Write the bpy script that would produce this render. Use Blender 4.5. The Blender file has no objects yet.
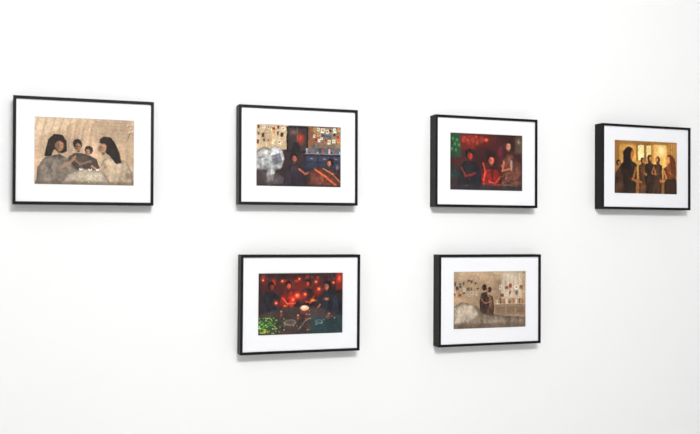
import bpy, bmesh, math
import numpy as np
from mathutils import Matrix, Vector

EYE = 1.55
CAM_D = 2.96086
FW, FH, FD = 0.45391, 0.36, 0.0536
sc = bpy.context.scene
sc.view_settings.view_transform = 'Standard'
sc.view_settings.look = 'None'

# ---------------------------------------------------------------- materials
def new_mat(name):
    m = bpy.data.materials.new(name); m.use_nodes = True
    nt = m.node_tree
    return m, nt, nt.nodes['Principled BSDF']

def simple(name, col, rough=.5, spec=.5, noise=0.0, scale=20, bump=0.0, bscale=300):
    m, nt, b = new_mat(name)
    b.inputs['Roughness'].default_value = rough
    b.inputs['Specular IOR Level'].default_value = spec
    tc = nt.nodes.new('ShaderNodeTexCoord')
    n = nt.nodes.new('ShaderNodeTexNoise'); n.inputs['Scale'].default_value = scale
    n.inputs['Detail'].default_value = 4
    nt.links.new(tc.outputs['Object'], n.inputs['Vector'])
    r = nt.nodes.new('ShaderNodeValToRGB')
    r.color_ramp.elements[0].position = .3; r.color_ramp.elements[1].position = .7
    r.color_ramp.elements[0].color = [c * (1 - noise) for c in col] + [1]
    r.color_ramp.elements[1].color = list(col) + [1]
    nt.links.new(n.outputs['Fac'], r.inputs['Fac'])
    nt.links.new(r.outputs['Color'], b.inputs['Base Color'])
    if bump:
        n2 = nt.nodes.new('ShaderNodeTexNoise'); n2.inputs['Scale'].default_value = bscale
        nt.links.new(tc.outputs['Object'], n2.inputs['Vector'])
        bp = nt.nodes.new('ShaderNodeBump'); bp.inputs['Strength'].default_value = bump
        bp.inputs['Distance'].default_value = .001
        nt.links.new(n2.outputs['Fac'], bp.inputs['Height'])
        nt.links.new(bp.outputs['Normal'], b.inputs['Normal'])
    return m

M_WALL = simple('wall_paint', (.855, .857, .858), .85, .15, .01, 1.5, .05, 250)
M_CEIL = simple('ceiling_paint', (.85, .85, .85), .9, .1, .01, 2)
M_FLOOR = simple('polished_concrete', (.60, .59, .58), .5, .3, .15, 3)
M_BLACK = simple('black_frame_lacquer', (.004, .004, .0045), .5, .18, .2, 40, .05, 500)
M_MAT = simple('mat_board', (.825, .83, .85), .9, .1, .01, 60)
M_CORE = simple('mat_core', (.82, .82, .81), .9, .1, .01, 60)
M_BACK = simple('backing_board', (.30, .22, .15), .9, .1, .1, 60)
M_METAL = simple('hanger_steel', (.5, .5, .5), .35, .5, .05, 60)

def glass_mat():
    m = bpy.data.materials.new('picture_glass'); m.use_nodes = True
    nt = m.node_tree; nt.nodes.clear()
    o = nt.nodes.new('ShaderNodeOutputMaterial'); mx = nt.nodes.new('ShaderNodeMixShader')
    t = nt.nodes.new('ShaderNodeBsdfTransparent'); g = nt.nodes.new('ShaderNodeBsdfGlossy')
    g.inputs['Roughness'].default_value = .03
    f = nt.nodes.new('ShaderNodeFresnel'); f.inputs['IOR'].default_value = 1.25
    nt.links.new(f.outputs[0], mx.inputs[0]); nt.links.new(t.outputs[0], mx.inputs[1])
    nt.links.new(g.outputs[0], mx.inputs[2]); nt.links.new(mx.outputs[0], o.inputs[0])
    return m
M_GLASS = glass_mat()

def print_mat():
    m, nt, b = new_mat('photo_print')
    a = nt.nodes.new('ShaderNodeVertexColor'); a.layer_name = 'Col'
    nt.links.new(a.outputs['Color'], b.inputs['Base Color'])
    b.inputs['Roughness'].default_value = .6
    b.inputs['Specular IOR Level'].default_value = .2
    return m
M_PRINT = print_mat()

# ---------------------------------------------------------------- print painting
NX, NY = 300, 210
rng = np.random.default_rng(7)

def vnoise(nx, ny):
    g = rng.random((ny + 2, nx + 2))
    yy = np.linspace(0, ny, NY); xx = np.linspace(0, nx, NX)
    yi = np.floor(yy).astype(int); xi = np.floor(xx).astype(int)
    fy = (yy - yi)[:, None]; fx = (xx - xi)[None, :]
    fy = fy * fy * (3 - 2 * fy); fx = fx * fx * (3 - 2 * fx)
    a = g[np.ix_(yi, xi)]; b = g[np.ix_(yi, xi + 1)]; c = g[np.ix_(yi + 1, xi)]; d = g[np.ix_(yi + 1, xi + 1)]
    return (a * (1 - fx) + b * fx) * (1 - fy) + (c * (1 - fx) + d * fx) * fy

class Print:
    """A photographic print painted in its own 98 x 67 unit paper space."""
    def __init__(s, box, bg):
        s.x0, s.y0, s.x1, s.y1 = box
        s.X, s.Y = np.meshgrid(np.linspace(s.x0, s.x1, NX), np.linspace(s.y0, s.y1, NY))
        s.I = np.ones((NY, NX, 3)) * np.array(bg, float)
        s.G = []
    def blend(s, m, col, al=1.):
        m = np.clip(m, 0, 1)[..., None] * al
        s.I = s.I * (1 - m) + np.array(col, float) * m
    def ell(s, cx, cy, rx, ry, col, soft=.25, rot=0, al=1.):
        c, n = math.cos(math.radians(rot)), math.sin(math.radians(rot))
        dx, dy = s.X - cx, s.Y - cy
        r = np.sqrt(((dx * c + dy * n) / rx) ** 2 + ((-dx * n + dy * c) / ry) ** 2)
        s.blend((1 - r) / soft + .5, col, al)
    def glow(s, cx, cy, rx, ry, col, al=1.):
        s.blend(np.exp(-((s.X - cx) / rx) ** 2 - ((s.Y - cy) / ry) ** 2), col, al)
    def spark(s, *a): s.G.append(a)          # point glows added after the texture pass
    def poly(s, pts, col, soft=.5, al=1., fold=0):
        ins = np.zeros(s.X.shape, bool); d = np.full(s.X.shape, 1e9)
        n = len(pts)
        for i in range(n):
            (ax, ay), (bx, by) = pts[i], pts[(i + 1) % n]
            ex, ey = bx - ax, by - ay
            t = np.clip(((s.X - ax) * ex + (s.Y - ay) * ey) / (ex * ex + ey * ey + 1e-9), 0, 1)
            d = np.minimum(d, np.hypot(s.X - ax - t * ex, s.Y - ay - t * ey))
            if by != ay:
                ins ^= ((ay > s.Y) != (by > s.Y)) & (s.X < ex * (s.Y - ay) / ey + ax)
        m = np.clip(np.where(ins, d, -d) / soft + .5, 0, 1)
        # cloth modelling: darker toward the outline, irregular folds inside
        if fold:
            k = 1 - .35 * np.exp(-d / 1.6) + (vnoise(26, 7) - .5) * fold + (vnoise(40, 28) - .5) * fold * .6
            c = np.array(col, float) * k[..., None]
            s.I = s.I * (1 - m[..., None] * al) + c * m[..., None] * al
        else:
            s.blend(m, col, al)
    def rect(s, a, b, c, d, col, soft=.4, al=1.):
        s.poly([(a, b), (c, b), (c, d), (a, d)], col, soft, al)
    def card(s, x, y, w, h, col, al=.9, tilt=14):
        """a snapshot pinned slightly crooked, with its own little picture"""
        t = math.radians(rng.uniform(-tilt, tilt)); c, q = math.cos(t), math.sin(t)
        P = lambda a, b: (x + a * c - b * q, y + a * q + b * c)
        s.poly([P(0, 0), P(w, 0), P(w, h), P(0, h)], col, .4, al)
        i = .22
        inner = [max(20, v * rng.uniform(.45, .85)) for v in col]
        s.poly([P(w * i, h * i), P(w * (1 - i), h * i), P(w * (1 - i), h * .7), P(w * i, h * .7)], inner, .4, al)
    def line(s, pts, w, col, al=1., soft=.5):
        for (ax, ay), (bx, by) in zip(pts[:-1], pts[1:]):
            ex, ey = bx - ax, by - ay
            t = np.clip(((s.X - ax) * ex + (s.Y - ay) * ey) / (ex * ex + ey * ey + 1e-9), 0, 1)
            dd = np.hypot(s.X - ax - t * ex, s.Y - ay - t * ey)
            s.blend((w / 2 - dd) / soft + .5, col, al)
    def noise(s, nx, ny, amt, col=(1, 1, 1)):
        s.I += ((vnoise(nx, ny) - .5) * amt)[..., None] * np.array(col)
    def mul(s, nx, ny, amt):
        s.I *= (1 + (vnoise(nx, ny) - .5) * amt)[..., None]
    def face(s, x, y, r, skin, dark=(40, 25, 20), look=0):
        s.ell(x, y + 1.1 * r, r * .4, r * .5, [c * .55 for c in skin], .6, al=.8)
        s.ell(x, y, r * .78, r, skin, .35)
        s.ell(x - r * .55 + look, y + .1 * r, r * .4, r * .8, [c * .6 for c in skin], .9, al=.6)
        s.ell(x + r * .25, y - .3 * r, r * .35, r * .3, [min(255, c * 1.2) for c in skin], 1, al=.6)
        s.line([(x - .5 * r + look, y - .18 * r), (x - .1 * r + look, y - .16 * r)], r * .16, dark, .5)
        s.line([(x + .15 * r + look, y - .16 * r), (x + .5 * r + look, y - .18 * r)], r * .16, dark, .5)
        s.ell(x + look, y + .5 * r, r * .25, r * .09, (110, 50, 42), .8, al=.5)
    def crowd(s, n, smin, smax, amp, hue=12):
        """photographic clutter: small tonal marks derived from what they sit on"""
        sx = (NX - 1) / (s.x1 - s.x0); sy = (NY - 1) / (s.y1 - s.y0)
        for _ in range(n):
            cx = rng.uniform(s.x0, s.x1); cy = rng.uniform(s.y0, s.y1)
            L = rng.uniform(smin, smax); W = L * rng.uniform(.15, .5); a = rng.choice([0, 90, rng.uniform(0, 180)])
            i0 = max(0, int((cx - s.x0 - L * 1.5) * sx)); i1 = min(NX, int((cx - s.x0 + L * 1.5) * sx) + 2)
            j0 = max(0, int((cy - s.y0 - L * 1.5) * sy)); j1 = min(NY, int((cy - s.y0 + L * 1.5) * sy) + 2)
            ci = min(NX - 1, int((cx - s.x0) * sx)); cj = min(NY - 1, int((cy - s.y0) * sy))
            base = s.I[cj, ci]
            k = 1 + rng.normal(0, amp)
            col = base * max(.3, k) + rng.normal(0, hue, 3) * (.2 + base.mean() / 250)
            c, q = math.cos(math.radians(a)), math.sin(math.radians(a))
            dx = s.X[j0:j1, i0:i1] - cx; dy = s.Y[j0:j1, i0:i1] - cy
            r = np.sqrt(((dx * c + dy * q) / L) ** 2 + ((-dx * q + dy * c) / W) ** 2)
            m = (np.clip((1 - r) / .4 + .3, 0, 1) * .5)[..., None]
            s.I[j0:j1, i0:i1] = s.I[j0:j1, i0:i1] * (1 - m) + col * m
    def finish(s, detail=.2, clutter=500, warp=.6, contrast=1.12, sat=1.15):
        wx = (vnoise(24, 17) - .5) * warp * 2.2 + (vnoise(60, 42) - .5) * warp
        wy = (vnoise(24, 17) - .5) * warp * 1.8 + (vnoise(60, 42) - .5) * warp
        jj, ii = np.mgrid[0:NY, 0:NX]
        sx = (NX - 1) / (s.x1 - s.x0)
        ii = np.clip((ii + wx * sx * .6).astype(int), 0, NX - 1); jj = np.clip((jj + wy * sx * .6).astype(int), 0, NY - 1)
        s.I = s.I[jj, ii]
        s.crowd(clutter // 2, .8, 2.2, detail * .8)
        s.crowd(clutter * 2, .3, 1.0, detail * 1.3)
        s.mul(8, 6, detail); s.mul(36, 25, detail * .7); s.mul(90, 63, detail * .8)
        for g in s.G: s.glow(*g)
        s.noise(150, 105, 12)
        lum = s.I.mean(-1, keepdims=True); mean = lum.mean()
        s.I = lum + (s.I - lum) * sat
        s.I = mean + (s.I - mean) * contrast
        # unsharp mask, as a printed photograph would have
        bl = s.I.copy()
        for ax in (0, 1):
            for _ in range(2): bl = (np.roll(bl, 1, ax) + 2 * bl + np.roll(bl, -1, ax)) / 4
        s.I += (s.I - bl) * .7
        c = np.clip(s.I / 255., .03, 1)
        return np.where(c <= .04045, c / 12.92, ((c + .055) / 1.055) ** 2.4)

def print_tea_party():
    p = Print((34, 119, 132, 185), (192, 166, 138))
    p.mul(26, 2, .16); p.mul(7, 5, .14)
    p.poly([(34, 119), (80, 119), (62, 128), (44, 136), (34, 142)], (216, 194, 166), 2, .8)
    for k in range(8):
        x = 38 + k * 8
        p.line([(x, 119), (x - 3 - k * .3, 130), (x - 6, 146)], 1.1, (160, 134, 108), .5, 1.5)
        p.line([(x + 3, 119), (x + 1, 130), (x - 2, 150)], 1.0, (220, 202, 178), .5, 1.5)
    p.rect(92, 121, 131, 143, (184, 160, 134), 2, .8)
    for r in range(6):
        p.line([(93, 122 + r * 3.6), (131, 122.5 + r * 3.6)], .6, (160, 138, 114), .5)
        for k in range(7):
            x = 94 + k * 6 + (r % 2) * 3
            p.line([(x, 122 + r * 3.6), (x, 125.5 + r * 3.6)], .5, (162, 140, 116), .4)
    for (x, y) in [(125, 124), (128, 127), (130, 123), (127, 131), (130, 130)]:
        p.ell(x, y, 1.2, 1.1, (214, 188, 172), .8); p.ell(x + .8, y + .8, .6, .5, (170, 90, 76), .8, al=.6)
    p.line([(127, 132), (125, 139)], 1, (96, 98, 70), .7)
    p.poly([(64, 170), (67, 157), (73, 153), (84, 154), (94, 159), (98, 170)], (90, 78, 70), 1.2, 1, .3)
    p.ell(75.5, 144.5, 4.4, 5, (50, 37, 32)); p.face(76.3, 147, 3.5, (160, 120, 96))
    p.ell(86.5, 150, 3.9, 4.3, (56, 42, 35)); p.face(85.6, 152.2, 3.1, (162, 122, 96))
    p.line([(73, 146.6), (79.5, 146.6)], .5, (30, 24, 22), .8, .4)
    p.line([(71, 158), (78, 164), (88, 161)], 2.2, (148, 116, 94), .8)
    p.poly([(98, 184), (95, 171), (102, 158), (112, 155), (124, 161), (130, 172), (131, 184)], (186, 166, 142), 1.2, 1, .35)
    p.poly([(97, 139), (102, 136), (108, 137), (113, 143), (117, 152), (119, 162), (114, 163), (108, 156), (104, 153), (101, 149)], (50, 38, 32), 1, 1, .5)
    p.face(100.5, 147.5, 4.5, (184, 140, 112), look=-.8)
    p.poly([(96, 142.5), (100.5, 136.5), (107, 140), (105.5, 146), (101.5, 142)], (50, 38, 32), .8)
    p.line([(104, 166), (97, 171), (90, 166)], 2.2, (180, 138, 110), .9)
    p.poly([(36, 184), (37, 168), (44, 158), (58, 155), (68, 160), (76, 171), (78, 184)], (136, 124, 112), 1.2, 1, .4)
    p.poly([(47, 141), (53, 135), (61, 136), (65, 142), (65, 152), (60, 154), (53, 150), (50, 157), (44, 157)], (50, 38, 32), 1, 1, .5)
    p.face(58, 146.5, 5, (174, 130, 102), look=1)
    p.poly([(50, 140.5), (57.5, 136), (63.5, 141), (57, 141), (51, 147)], (50, 38, 32), .8)
    p.line([(60, 168), (68, 163), (73, 157)], 2.6, (174, 132, 106), .9)
    p.poly([(60, 184), (66, 174), (82, 168), (100, 171), (110, 184)], (192, 178, 158), 1.4, 1, .2)
    for k in range(50):
        p.ell(64 + rng.random() * 42, 173 + rng.random() * 10, .7, .6, (144, 130, 112), .6, al=.5)
    for x in (79, 88, 95):
        p.ell(x, 169, 1.7, 1.4, (230, 220, 206)); p.ell(x, 168.2, 1.2, .5, (110, 80, 60))
    p.rect(34, 181, 132, 185.2, (118, 100, 84), 2, .6)
    return p.finish(.11, 420, .4, 1.05, 1.0)

def print_bedroom():
    p = Print((255, 125, 341, 186), (58, 44, 42))
    p.mul(14, 10, .5)
    p.poly([(255, 125), (287, 125), (285, 149), (255, 154)], (192, 170, 140), 1)
    for i in range(17):
        x = 256.5 + (i % 6) * 4.7 + rng.uniform(-.8, .8); y = 126.5 + (i // 6) * 6.2 + rng.uniform(-1.2, 1.4)
        p.card(x, y, rng.uniform(1.8, 3.6), rng.uniform(2.4, 4.4), [(96, 66, 54), (168, 88, 60), (96, 104, 106), (230, 218, 200), (60, 50, 48), (196, 146, 96)][int(rng.integers(6))])
    p.poly([(255, 152), (262, 147), (268, 149), (274, 146), (281, 150), (283, 158), (280, 168), (274, 170), (272, 180), (264, 182), (259, 172), (255, 170)], (178, 178, 178), 1.2, 1, .6)
    p.poly([(256, 152), (263, 148), (269, 152), (264, 158), (257, 159)], (214, 210, 206), 1, .9, .4)
    p.poly([(270, 156), (278, 153), (281, 161), (272, 165)], (130, 130, 140), 1, .9, .5)
    p.rect(255, 169, 266, 186, (64, 54, 56), 2.5, .9)
    p.poly([(262, 178), (276, 172), (290, 182), (288, 186), (262, 186)], (100, 90, 92), 2, .7, .4)
    p.rect(285, 126, 307, 152, (30, 24, 26), .8)
    p.rect(287, 128, 305, 150, (58, 46, 48), .8)
    p.glow(299, 138, 3.4, 5, (186, 60, 36), .85); p.glow(292, 132, 4, 2.4, (140, 120, 104), .6)
    p.poly([(290, 150), (291, 143), (295, 141), (298, 144), (299, 150)], (34, 28, 32), .8)
    p.line([(296, 127), (296, 141)], .8, (120, 100, 84), .7)
    p.rect(307, 126, 312, 150, (146, 100, 70), .8, .9)
    p.rect(312, 126, 341, 147, (132, 112, 92), 1)
    for i in range(22):
        x = 312.5 + (i % 7) * 3.9 + rng.uniform(-1, 1); y = 127 + (i // 7) * 5 + rng.uniform(-1, 1.5)
        p.card(x, y, rng.uniform(2, 4.4), rng.uniform(2.4, 5), [(228, 218, 204), (176, 72, 52), (84, 98, 112), (240, 234, 224), (62, 48, 44), (196, 142, 92)][int(rng.integers(6))])
    p.rect(304, 147, 341, 152.5, (96, 104, 116), .8, .95)
    p.line([(304, 152.6), (341, 152.6)], .7, (170, 168, 172), .8)
    for k in range(13):
        x = 304.5 + k * 2.8 + rng.random(); h = rng.uniform(1, 5)
        p.rect(x, 152 - h, x + rng.uniform(.8, 1.8), 152.2, [(206, 190, 170), (46, 36, 42), (190, 78, 46), (80, 116, 136)][k % 4], .4)
    p.rect(302, 153, 341, 170, (42, 42, 56), 1, .95)
    for (a, b) in [(305, 316), (318, 329), (331, 340)]:
        p.rect(a, 155, b, 160, (66, 68, 86), .5, .9); p.rect(a, 161.5, b, 167, (56, 58, 76), .5, .9)
        p.line([((a + b) / 2 - 1.3, 157.4), ((a + b) / 2 + 1.3, 157.4)], .6, (170, 170, 176), .8, .4)
    p.poly([(281, 184), (284, 170), (289, 164), (297, 163), (303, 168), (306, 185)], (52, 42, 50), 1.1, 1, .6)
    p.ell(292, 156.5, 4, 5.2, (26, 20, 21)); p.face(293.2, 158, 3, (176, 100, 76))
    p.line([(298, 168), (304, 173), (311, 170)], 1.9, (184, 106, 80), .9)
    p.poly([(308, 170), (318, 165), (331, 168), (341, 178), (341, 186), (305, 186)], (104, 60, 48), 1.4, .95, .6)
    p.ell(330, 160.5, 3.6, 4, (34, 24, 24)); p.face(328.6, 161.8, 2.7, (206, 130, 96))
    p.line([(314, 168), (325, 175), (336, 184)], 2.0, (218, 110, 68), .85, .8)
    p.line([(322, 167), (332, 172), (339, 180)], 1.2, (232, 152, 108), .7, .7)
    p.spark(337, 166, 1.2, 2.2, (210, 150, 116), .7)
    p.rect(270, 183.5, 341, 186, (44, 34, 38), 1.4, .7)
    return p.finish(.2, 460, .4, 1.06, 1.1)

def print_red_party():
    p = Print((450, 134, 523, 190), (60, 30, 29))
    p.mul(12, 9, .6)
    p.glow(478, 140, 13, 7, (130, 40, 30), .75)
    p.rect(450, 134, 461, 158, (36, 66, 46), 2, .9)
    for (x, y) in [(453, 140), (455, 145), (452, 150), (457, 141), (456, 151), (459, 146)]:
        p.spark(x, y, 1.1, 1.6, (90, 168, 96), .75)
    p.rect(460, 136, 474, 150, (124, 44, 36), 1.5, .6)
    for k in range(5):
        p.rect(462 + k * 4.5, 137 + (k % 2) * 3, 465 + k * 4.5, 143 + (k % 2) * 2, (166 - k * 14, 64, 50), .6, .6)
    p.spark(486, 140, 2, 1.7, (250, 110, 74), .95); p.spark(476, 137, 1.1, 1, (232, 80, 60), .9); p.spark(467, 141, .9, .9, (226, 90, 60), .8)
    p.glow(500, 152, 2.4, 5, (120, 34, 60), .7); p.glow(464, 182, 6, 4, (100, 30, 50), .5)
    p.poly([(457, 189), (459, 168), (465, 161), (476, 162), (481, 174), (480, 189)], (36, 33, 38), 1.1, 1, .6)
    p.ell(468.5, 154.4, 3.9, 5.2, (24, 17, 19)); p.face(470, 156, 3, (172, 62, 48))
    p.line([(461, 168), (466, 176), (475, 173)], 1.6, (156, 54, 40), .85, .8)
    p.poly([(480, 189), (481, 174), (486, 168), (497, 168), (502, 176), (502, 189)], (122, 38, 32), 1.1, 1, .7)
    p.ell(490.5, 158, 4.5, 6.4, (36, 17, 19)); p.face(491.3, 160, 3.5, (224, 122, 98))
    p.line([(483, 180), (485, 172), (483, 163)], 1.5, (214, 88, 64), .85, .7)
    p.line([(500, 176), (495, 183), (489, 181)], 1.5, (200, 78, 58), .85, .7)
    p.poly([(502, 189), (501, 162), (506, 154), (515, 153), (521, 161), (523, 189)], (92, 58, 48), 1.1, 1, .6)
    p.ell(508.8, 144, 4, 5, (36, 23, 20)); p.face(508.4, 145.6, 3.3, (200, 140, 110))
    p.rect(510.5, 159, 512.3, 169, (200, 182, 166), .8, .7); p.line([(504, 161), (502, 170), (511, 167)], 1.6, (190, 112, 86), .85, .8)
    p.rect(515, 136, 523, 152, (98, 84, 68), 1.4, .7)
    p.spark(519, 141, 1.4, 2.2, (176, 180, 156), .6); p.spark(502, 165, .9, 1.2, (230, 156, 124), .7)
    p.glow(454, 174, 7, 7, (32, 64, 58), .85); p.glow(486, 187, 9, 3, (30, 52, 54), .6)
    for k in range(16):
        p.spark(452 + rng.random() * 60, 170 + rng.random() * 17, .6, .6, [(70, 130, 106), (200, 62, 56), (200, 156, 140)][k % 3], .7)
    p.rect(450, 184, 523, 190, (48, 45, 49), 4, .8)
    p.spark(504, 184, 10, .8, (140, 122, 118), .5)
    return p.finish(.24, 460, .5, 1.1, 1.15)

def print_gold_room():
    p = Print((615, 140, 677, 192), (214, 162, 84))
    p.mul(9, 7, .25)
    p.rect(615, 140, 677, 144, (150, 106, 54), 2, .8)
    p.rect(615, 140, 620, 192, (144, 100, 52), 2, .8)
    p.rect(636, 142, 652, 160, (146, 102, 52), 1)
    p.rect(638, 144, 644, 159, (255, 236, 172), .8); p.rect(646, 144, 651, 159, (250, 224, 152), .8)
    p.rect(654, 143, 666, 166, (240, 198, 116), 1.2); p.spark(661, 149, 3, 4.5, (255, 246, 206), .9)
    p.rect(667, 141, 677, 165, (176, 126, 66), 1.5)
    for k in range(4): p.line([(669 + k * 2.2, 142), (669 + k * 2.2, 164)], .6, (224, 180, 104), .6)
    p.rect(615, 178, 677, 192, (128, 82, 46), 4, .8)
    def fig(x, y, h, w, col, hair, skin, side):
        p.poly([(x - w * .12, y + w * .2), (x + w * .12, y + w * .2), (x + w * .16, y + w * .42), (x + w * .42, y + w * .6), (x + w * .4, y + h * .55),
                (x + w * .34, y + h), (x - w * .34, y + h), (x - w * .4, y + h * .55), (x - w * .42, y + w * .6), (x - w * .16, y + w * .42)], col, .9, 1, .6)
        p.ell(x, y, w * .23, w * .31, hair)
        p.ell(x + side * w * .1, y + w * .05, w * .15, w * .23, skin, .5)
        p.line([(x + side * w * .38, y + w * .75), (x + side * w * .2, y + w * 1.35), (x + side * w * .62, y + w * 1.5)], w * .11, skin, .85, .6)
    fig(642.5, 159, 34, 9, (104, 68, 42), (56, 35, 22), (186, 118, 66), 1)
    fig(657.5, 157.5, 36, 10, (74, 49, 33), (42, 27, 19), (214, 138, 80), -1)
    fig(649.5, 156.5, 36, 11, (58, 40, 29), (36, 24, 18), (198, 124, 70), 1)
    fig(629, 152, 44, 19, (52, 37, 28), (28, 19, 15), (184, 112, 60), 1)
    p.poly([(623.5, 151), (628, 146), (632, 148), (630, 158), (631, 168), (624, 168)], (30, 20, 16), 1)
    p.poly([(615, 192), (616, 172), (621, 165), (625, 176), (624, 192)], (76, 50, 33), 1.1, 1, .5)
    p.ell(619, 162, 2.3, 3, (50, 34, 23)); p.ell(620, 162.6, 1.4, 2.1, (168, 102, 58), .5)
    fig(669.5, 157, 36, 15, (134, 76, 40), (84, 44, 21), (224, 148, 88), -1)
    p.poly([(669, 153), (673, 154), (675.5, 160), (676, 172), (671, 171), (670, 160)], (94, 50, 26), 1)
    p.poly([(665, 177), (676, 176), (677, 192), (664, 192)], (56, 38, 28), 1.2, .9, .5)
    p.spark(646, 173, .8, 1.2, (240, 200, 130), .8); p.spark(660, 178, .7, 1.1, (236, 180, 110), .7)
    return p.finish(.15, 320, .4, 1.0, 1.05)

def print_laser_party():
    p = Print((257, 275, 343, 335), (44, 29, 29))
    p.mul(14, 10, .8)
    p.glow(298, 288, 24, 9, (120, 36, 26), .65); p.glow(266, 286, 7, 6, (108, 36, 28), .5)
    p.rect(335, 275, 343, 292, (136, 44, 32), 1.5, .8); p.spark(339, 281, 2, 3.4, (250, 92, 58), .95)
    for k in range(14):
        x = 259 + k * 5.6 + rng.random() * 2; y = 276 + rng.random() * 7
        p.rect(x, y, x + rng.uniform(1.5, 4.5), y + rng.uniform(2, 6), [(140, 56, 40), (84, 74, 70), (186, 56, 34), (30, 24, 28)][k % 4], .6, .7)
    def body(pts, col): p.poly(pts, col, 1, 1, .7)
    body([(259, 312), (261, 298), (266, 293), (274, 294), (279, 302), (278, 314)], (38, 35, 44))
    p.ell(269.5, 287.5, 3.4, 4.4, (22, 16, 17)); p.face(270.6, 288.6, 2.5, (146, 56, 44))
    body([(277, 308), (279, 297), (284, 292), (291, 293), (294, 300), (292, 309)], (124, 38, 28))
    p.ell(287, 286.5, 3.2, 4, (24, 15, 15)); p.face(287.4, 287.8, 2.4, (212, 84, 60))
    p.line([(281, 299), (286, 305), (294, 304)], 1.3, (226, 92, 60), .85, .7)
    body([(298, 306), (299, 294), (304, 290), (311, 291), (315, 298), (315, 307)], (50, 33, 35))
    p.ell(307, 284.5, 3, 3.8, (24, 16, 16)); p.face(306.4, 285.8, 2.2, (188, 66, 46))
    p.line([(313, 298), (309, 304), (304, 303)], 1.3, (202, 78, 50), .85, .7)
    body([(314, 318), (317, 300), (323, 294), (334, 294), (341, 303), (343, 322)], (36, 38, 47))
    p.ell(327, 287.5, 4, 5, (22, 17, 18)); p.face(325.6, 289, 3, (160, 94, 74))
    p.line([(319, 306), (315, 312), (309, 310)], 1.7, (168, 98, 76), .85, .8)
    p.spark(299, 299, 7, 3.4, (190, 48, 30), .55); p.spark(316, 295, 4, 4, (176, 46, 30), .5)
    for (x, y, r) in [(281, 283, 1.3), (296, 297, 2.3), (315, 284, 1.3), (292, 301, 1.6), (298, 281, 1.2), (318, 291, 1.6), (275, 304, 1.5), (262, 282, 1.1), (333, 285, 1.2), (304, 296, 1.5)]:
        p.spark(x, y, r * 1.5, r * 1.4, (236, 60, 34), .9); p.spark(x, y, r * .65, r * .65, (255, 180, 120), 1)
    p.spark(312, 302, 3, 1.3, (255, 156, 72), .95); p.spark(284, 307, 2.4, 1, (250, 112, 60), .9); p.spark(326, 301, 2.4, 1.2, (255, 140, 66), .85)
    p.poly([(257, 315), (283, 308), (318, 309), (343, 318), (343, 335), (257, 335)], (66, 55, 52), 2, .9)
    p.rect(310, 318, 343, 335, (36, 57, 60), 4, .85)
    p.rect(299, 309, 307.4, 315, (110, 52, 40), .8); p.ell(303.2, 309, 4.4, 2.6, (236, 174, 142)); p.spark(303, 308.6, 2.6, 1.4, (255, 238, 214), .95)
    p.ell(289, 323, 6.4, 3.1, (116, 104, 94)); p.ell(289, 322.6, 4.6, 2.1, (80, 68, 62))
    p.ell(318, 323, 4, 2.1, (88, 106, 104)); p.ell(318, 322.7, 2.8, 1.3, (52, 66, 66)); p.line([(297, 330), (305, 321), (309, 319)], .9, (160, 142, 124), .7)
    for (x, y) in [(279, 312), (296, 316), (327, 315)]:
        p.rect(x, y, x + 2, y + 5, (156, 78, 58), .6, .9); p.ell(x + 1, y, 1, .5, (232, 170, 140))
    for k in range(80):
        x = 258 + abs(rng.normal(0, 13)); y = 317 + rng.random() * 16
        p.spark(x, y, .6, .45, (100, 220, 84) if k % 3 else (210, 240, 130), .9)
    p.glow(266, 325, 9, 6, (58, 116, 48), .4); p.spark(264, 331, 3, .9, (236, 134, 70), .8)
    for k in range(18):
        p.spark(rng.uniform(270, 340), rng.uniform(310, 333), .6, .5, [(226, 196, 166), (120, 176, 176), (240, 104, 66)][k % 3], .85)
    return p.finish(.26, 480, .5, 1.1, 1.12)

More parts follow.
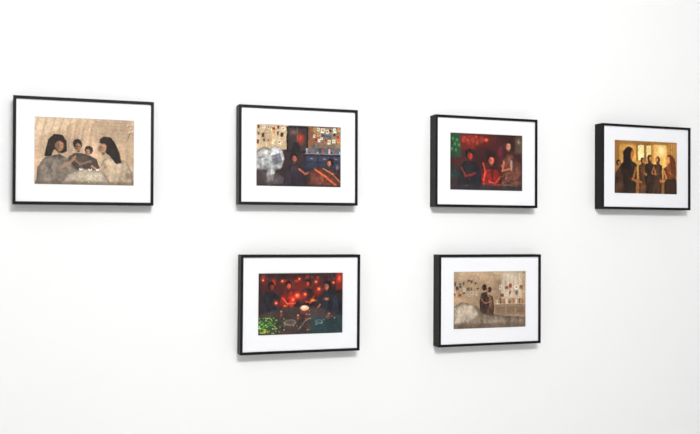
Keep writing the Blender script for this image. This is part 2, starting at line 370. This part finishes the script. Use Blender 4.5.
def print_beige_room():
    p = Print((452, 273, 526, 329), (168, 144, 117))
    p.mul(8, 6, .2)
    p.rect(452, 273, 526, 282, (184, 160, 132), 3, .8)
    p.rect(500, 274, 522, 300, (186, 169, 147), 1.2)
    for k in range(5):
        p.rect(502 + k * 4.1, 275, 504 + k * 4.1, 299, (204, 191, 173), 1, .6)
    for i in range(18):
        x = 453 + (i % 6) * 4.1 + rng.uniform(-.8, 1.2); y = 282 + (i // 6) * 5.6 + rng.uniform(-1.2, 2)
        p.card(x, y, rng.uniform(1.6, 3.6), rng.uniform(2, 4.4), [(104, 80, 66), (208, 194, 176), (148, 92, 70), (100, 96, 92), (74, 60, 54)][int(rng.integers(5))], .75)
    for i in range(9):
        x = 498 + (i % 5) * 5 + rng.random() * 2; y = 285 + (i // 5) * 7 + rng.random() * 3
        p.card(x, y, rng.uniform(2, 4), rng.uniform(2.5, 4.8), [(128, 102, 84), (226, 216, 200), (134, 78, 60)][int(rng.integers(3))], .75)
    p.rect(494, 305, 526, 316, (142, 119, 96), 1, .95)
    p.line([(494, 305), (526, 305)], .8, (196, 180, 156), .8)
    for a in (496, 506, 516):
        p.rect(a, 308, a + 8, 314, (120, 98, 78), .5, .7)
    for k in range(9):
        p.rect(495 + k * 3.3 + rng.random(), 299 + rng.random() * 3, 497 + k * 3.3, 305, [(220, 206, 186), (100, 72, 60), (176, 98, 72)][k % 3], .5, .85)
    p.poly([(479, 320), (478, 302), (480.5, 294), (485.5, 293), (488, 301), (487, 320)], (74, 54, 48), 1.1, 1, .5)
    p.poly([(486, 320), (486, 302), (488.3, 296), (491.5, 298), (493, 307), (492, 320)], (112, 80, 66), 1.1, 1, .5)
    p.ell(483, 288.6, 2.3, 3.1, (50, 35, 30)); p.ell(488.3, 291, 2.2, 2.9, (58, 40, 34))
    p.face(486, 290.6, 1.7, (178, 124, 98)); p.line([(480, 300), (484, 304.5), (490.5, 302)], 1.1, (172, 118, 92), .85, .8)
    p.poly([(452, 308), (460, 303), (474, 306), (482, 314), (504, 317), (526, 319), (526, 329), (452, 329)], (138, 121, 104), 1.6, 1, .35)
    p.poly([(452, 308), (460, 303), (473, 306), (478, 315), (468, 323), (452, 324)], (194, 180, 162), 1.4, .95, .3)
    p.rect(452, 324, 526, 329, (106, 90, 78), 3, .7)
    p.spark(510, 279, 4, 3, (222, 212, 196), .5); p.spark(494, 322, 6, 1.4, (180, 166, 150), .5)
    return p.finish(.14, 400, .4, 1.05, 1.05)

# ---------------------------------------------------------------- mesh helpers
def obj_from(name, verts, faces, mats, midx=None, parent=None):
    me = bpy.data.meshes.new(name)
    me.from_pydata(verts, [], faces); me.update()
    for m in mats: me.materials.append(m)
    if midx:
        for f, i in zip(me.polygons, midx): f.material_index = i
    o = bpy.data.objects.new(name, me); sc.collection.objects.link(o)
    bm = bmesh.new(); bm.from_mesh(me); bmesh.ops.recalc_face_normals(bm, faces=bm.faces)
    bm.to_mesh(me); bm.free()
    if parent: o.parent = parent
    return o

def sweep(name, w, h, prof, mats, parent=None):
    """mitred rectangular ring; prof = [(inset, y)] closed"""
    v, f = [], []
    n = len(prof)
    for sx, sz in ((-1, 1), (1, 1), (1, -1), (-1, -1)):
        for a, y in prof: v.append((sx * (w / 2 - a), y, sz * (h / 2 - a)))
    for c in range(4):
        d = (c + 1) % 4
        for i in range(n):
            j = (i + 1) % n
            f.append((c * n + i, c * n + j, d * n + j, d * n + i))
    return obj_from(name, v, f, mats, None, parent)

def box(name, x0, x1, y0, y1, z0, z1, mat, parent=None):
    v = [(x, y, z) for x in (x0, x1) for y in (y0, y1) for z in (z0, z1)]
    f = [(0, 1, 3, 2), (4, 6, 7, 5), (0, 4, 5, 1), (2, 3, 7, 6), (0, 2, 6, 4), (1, 5, 7, 3)]
    return obj_from(name, v, f, [mat], None, parent)

GAP = .0006
OW, OH = .320, .2235
def framed_photograph(x, z, roll, fw, fd, pixels):
    e = bpy.data.objects.new('framed_photograph', None); sc.collection.objects.link(e)
    e.empty_display_size = .1
    e.location = (x, 0, z); e.rotation_euler = (0, -roll, 0)
    F, B = -fd, -GAP
    sweep('moulding', fw, FH, [(0, B), (0, F + .0012), (.0004, F + .0004), (.0012, F), (.0084, F), (.0092, F + .0004),
          (.0096, F + .0012), (.0096, F + .0055), (.0060, F + .0055), (.0060, B)], [M_BLACK], e)
    my = F + .0068
    iw, ih = fw - .012, FH - .012
    v, f, mi = [], [], []
    rings = [(iw / 2, ih / 2, my), (OW / 2 + .0014, OH / 2 + .0014, my), (OW / 2, OH / 2, my + .0016), (iw / 2, ih / 2, my + .0016)]
    for (hx, hz, y) in rings:
        v += [(-hx, y, hz), (hx, y, hz), (hx, y, -hz), (-hx, y, -hz)]
    for r in range(3):
        for c in range(4):
            d = (c + 1) % 4
            f.append((r * 4 + c, r * 4 + d, r * 4 + 4 + d, r * 4 + 4 + c)); mi.append(1 if r == 1 else 0)
    obj_from('mat_board', v, f, [M_MAT, M_CORE], mi, e)
    pw, ph = OW + .004, OH + .004
    xs = np.linspace(-pw / 2, pw / 2, NX); zs = np.linspace(ph / 2, -ph / 2, NY)
    XX, ZZ = np.meshgrid(xs, zs)
    vv = np.stack([XX, np.full_like(XX, my + .0022), ZZ], -1).reshape(-1, 3)
    idx = np.arange(NX * NY).reshape(NY, NX)
    ff = np.stack([idx[:-1, :-1], idx[1:, :-1], idx[1:, 1:], idx[:-1, 1:]], -1).reshape(-1, 4)
    me = bpy.data.meshes.new('photo_print'); me.from_pydata(vv.tolist(), [], ff.tolist())
    ca = me.color_attributes.new('Col', 'FLOAT_COLOR', 'POINT')
    ca.data.foreach_set('color', np.concatenate([pixels.reshape(-1, 3), np.ones((NX * NY, 1))], 1).astype(np.float32).ravel())
    me.materials.append(M_PRINT)
    o = bpy.data.objects.new('photo_print', me); sc.collection.objects.link(o); o.parent = e
    gy = F + .0058
    obj_from('glazing', [(-iw / 2, gy, ih / 2), (-iw / 2, gy, -ih / 2), (iw / 2, gy, -ih / 2), (iw / 2, gy, ih / 2)], [(0, 1, 2, 3)], [M_GLASS], None, e)
    box('backing_board', -iw / 2, iw / 2, my + .004, my + .007, -ih / 2, ih / 2, M_BACK, e)
    for s in (-1, 1):
        box('hanger_%d' % (1 if s < 0 else 2), s * .12 - .012, s * .12 + .012, -.03, -.002, ih / 2 - .012, ih / 2 - .001, M_METAL, e)
    return e

data = [(0.0320, .25719, .00296, FW, FD, print_tea_party), (.7835, .26753, .0031, FW - .002, FD, print_bedroom),
        (1.55666, .26875, .00014, FW, FD, print_red_party), (2.32086, .26967, -.00217, FW, FD, print_gold_room),
        (.7940, -.2756, -.00278, FW, FD, print_laser_party), (1.57326, -.27923, -.00124, FW, FD, print_beige_room)]
for x, z, r, fw, fd, fn in data:
    framed_photograph(x, z + EYE, r, fw, fd, fn())

# ---------------------------------------------------------------- room
X0, X1, Y0, CH = -3.2, 6.2, -6.0, 3.6
box('wall_back', X0, X1, 0, .15, 0, CH, M_WALL)
box('wall_left', X0 - .15, X0, Y0, .15, 0, CH, M_WALL)
box('wall_right', X1, X1 + .15, Y0, .15, 0, CH, M_WALL)
box('floor', X0 - .15, X1 + .15, Y0, .15, -.15, 0, M_FLOOR)
box('ceiling', X0 - .15, X1 + .15, Y0, .15, CH, CH + .15, M_CEIL)
box('baseboard_back', X0 + .001, X1 - .001, -.016, -.0005, .001, .12, M_CEIL)

# ---------------------------------------------------------------- light
w = bpy.data.worlds.new('World'); sc.world = w; w.use_nodes = True
w.node_tree.nodes['Background'].inputs[0].default_value = (.985, .99, 1, 1)
w.node_tree.nodes['Background'].inputs[1].default_value = .86

def area(name, loc, tgt, sx, sy, en, col=(1, 1, 1)):
    l = bpy.data.lights.new(name, 'AREA'); l.shape = 'RECTANGLE'; l.size = sx; l.size_y = sy; l.energy = en; l.color = col
    o = bpy.data.objects.new(name, l); sc.collection.objects.link(o); o.location = loc
    o.rotation_euler = (Vector(tgt) - Vector(loc)).to_track_quat('-Z', 'Y').to_euler()
area('ceiling_softlight', (.6, -3.8, 3.4), (1.15, 0, 1.2), 1.1, .5, 122, (1, .995, .985))

# ---------------------------------------------------------------- camera
yaw, pitch, roll = .3249, .01464, .00503
cy, sy, cp, sp = math.cos(yaw), math.sin(yaw), math.cos(pitch), math.sin(pitch)
Fv = Vector((sy * cp, cy * cp, sp)); R = Vector((cy, -sy, 0)); U = R.cross(Fv)
R2 = R * math.cos(roll) + U * math.sin(roll); U2 = U * math.cos(roll) - R * math.sin(roll)
cam = bpy.data.cameras.new('camera'); co = bpy.data.objects.new('camera', cam); sc.collection.objects.link(co)
m = Matrix((R2, U2, -Fv)).transposed().to_4x4(); m.translation = Vector((0, -CAM_D, EYE))
co.matrix_world = m
cam.sensor_width = 36; cam.lens = 36 * 1.16877
sc.camera = co
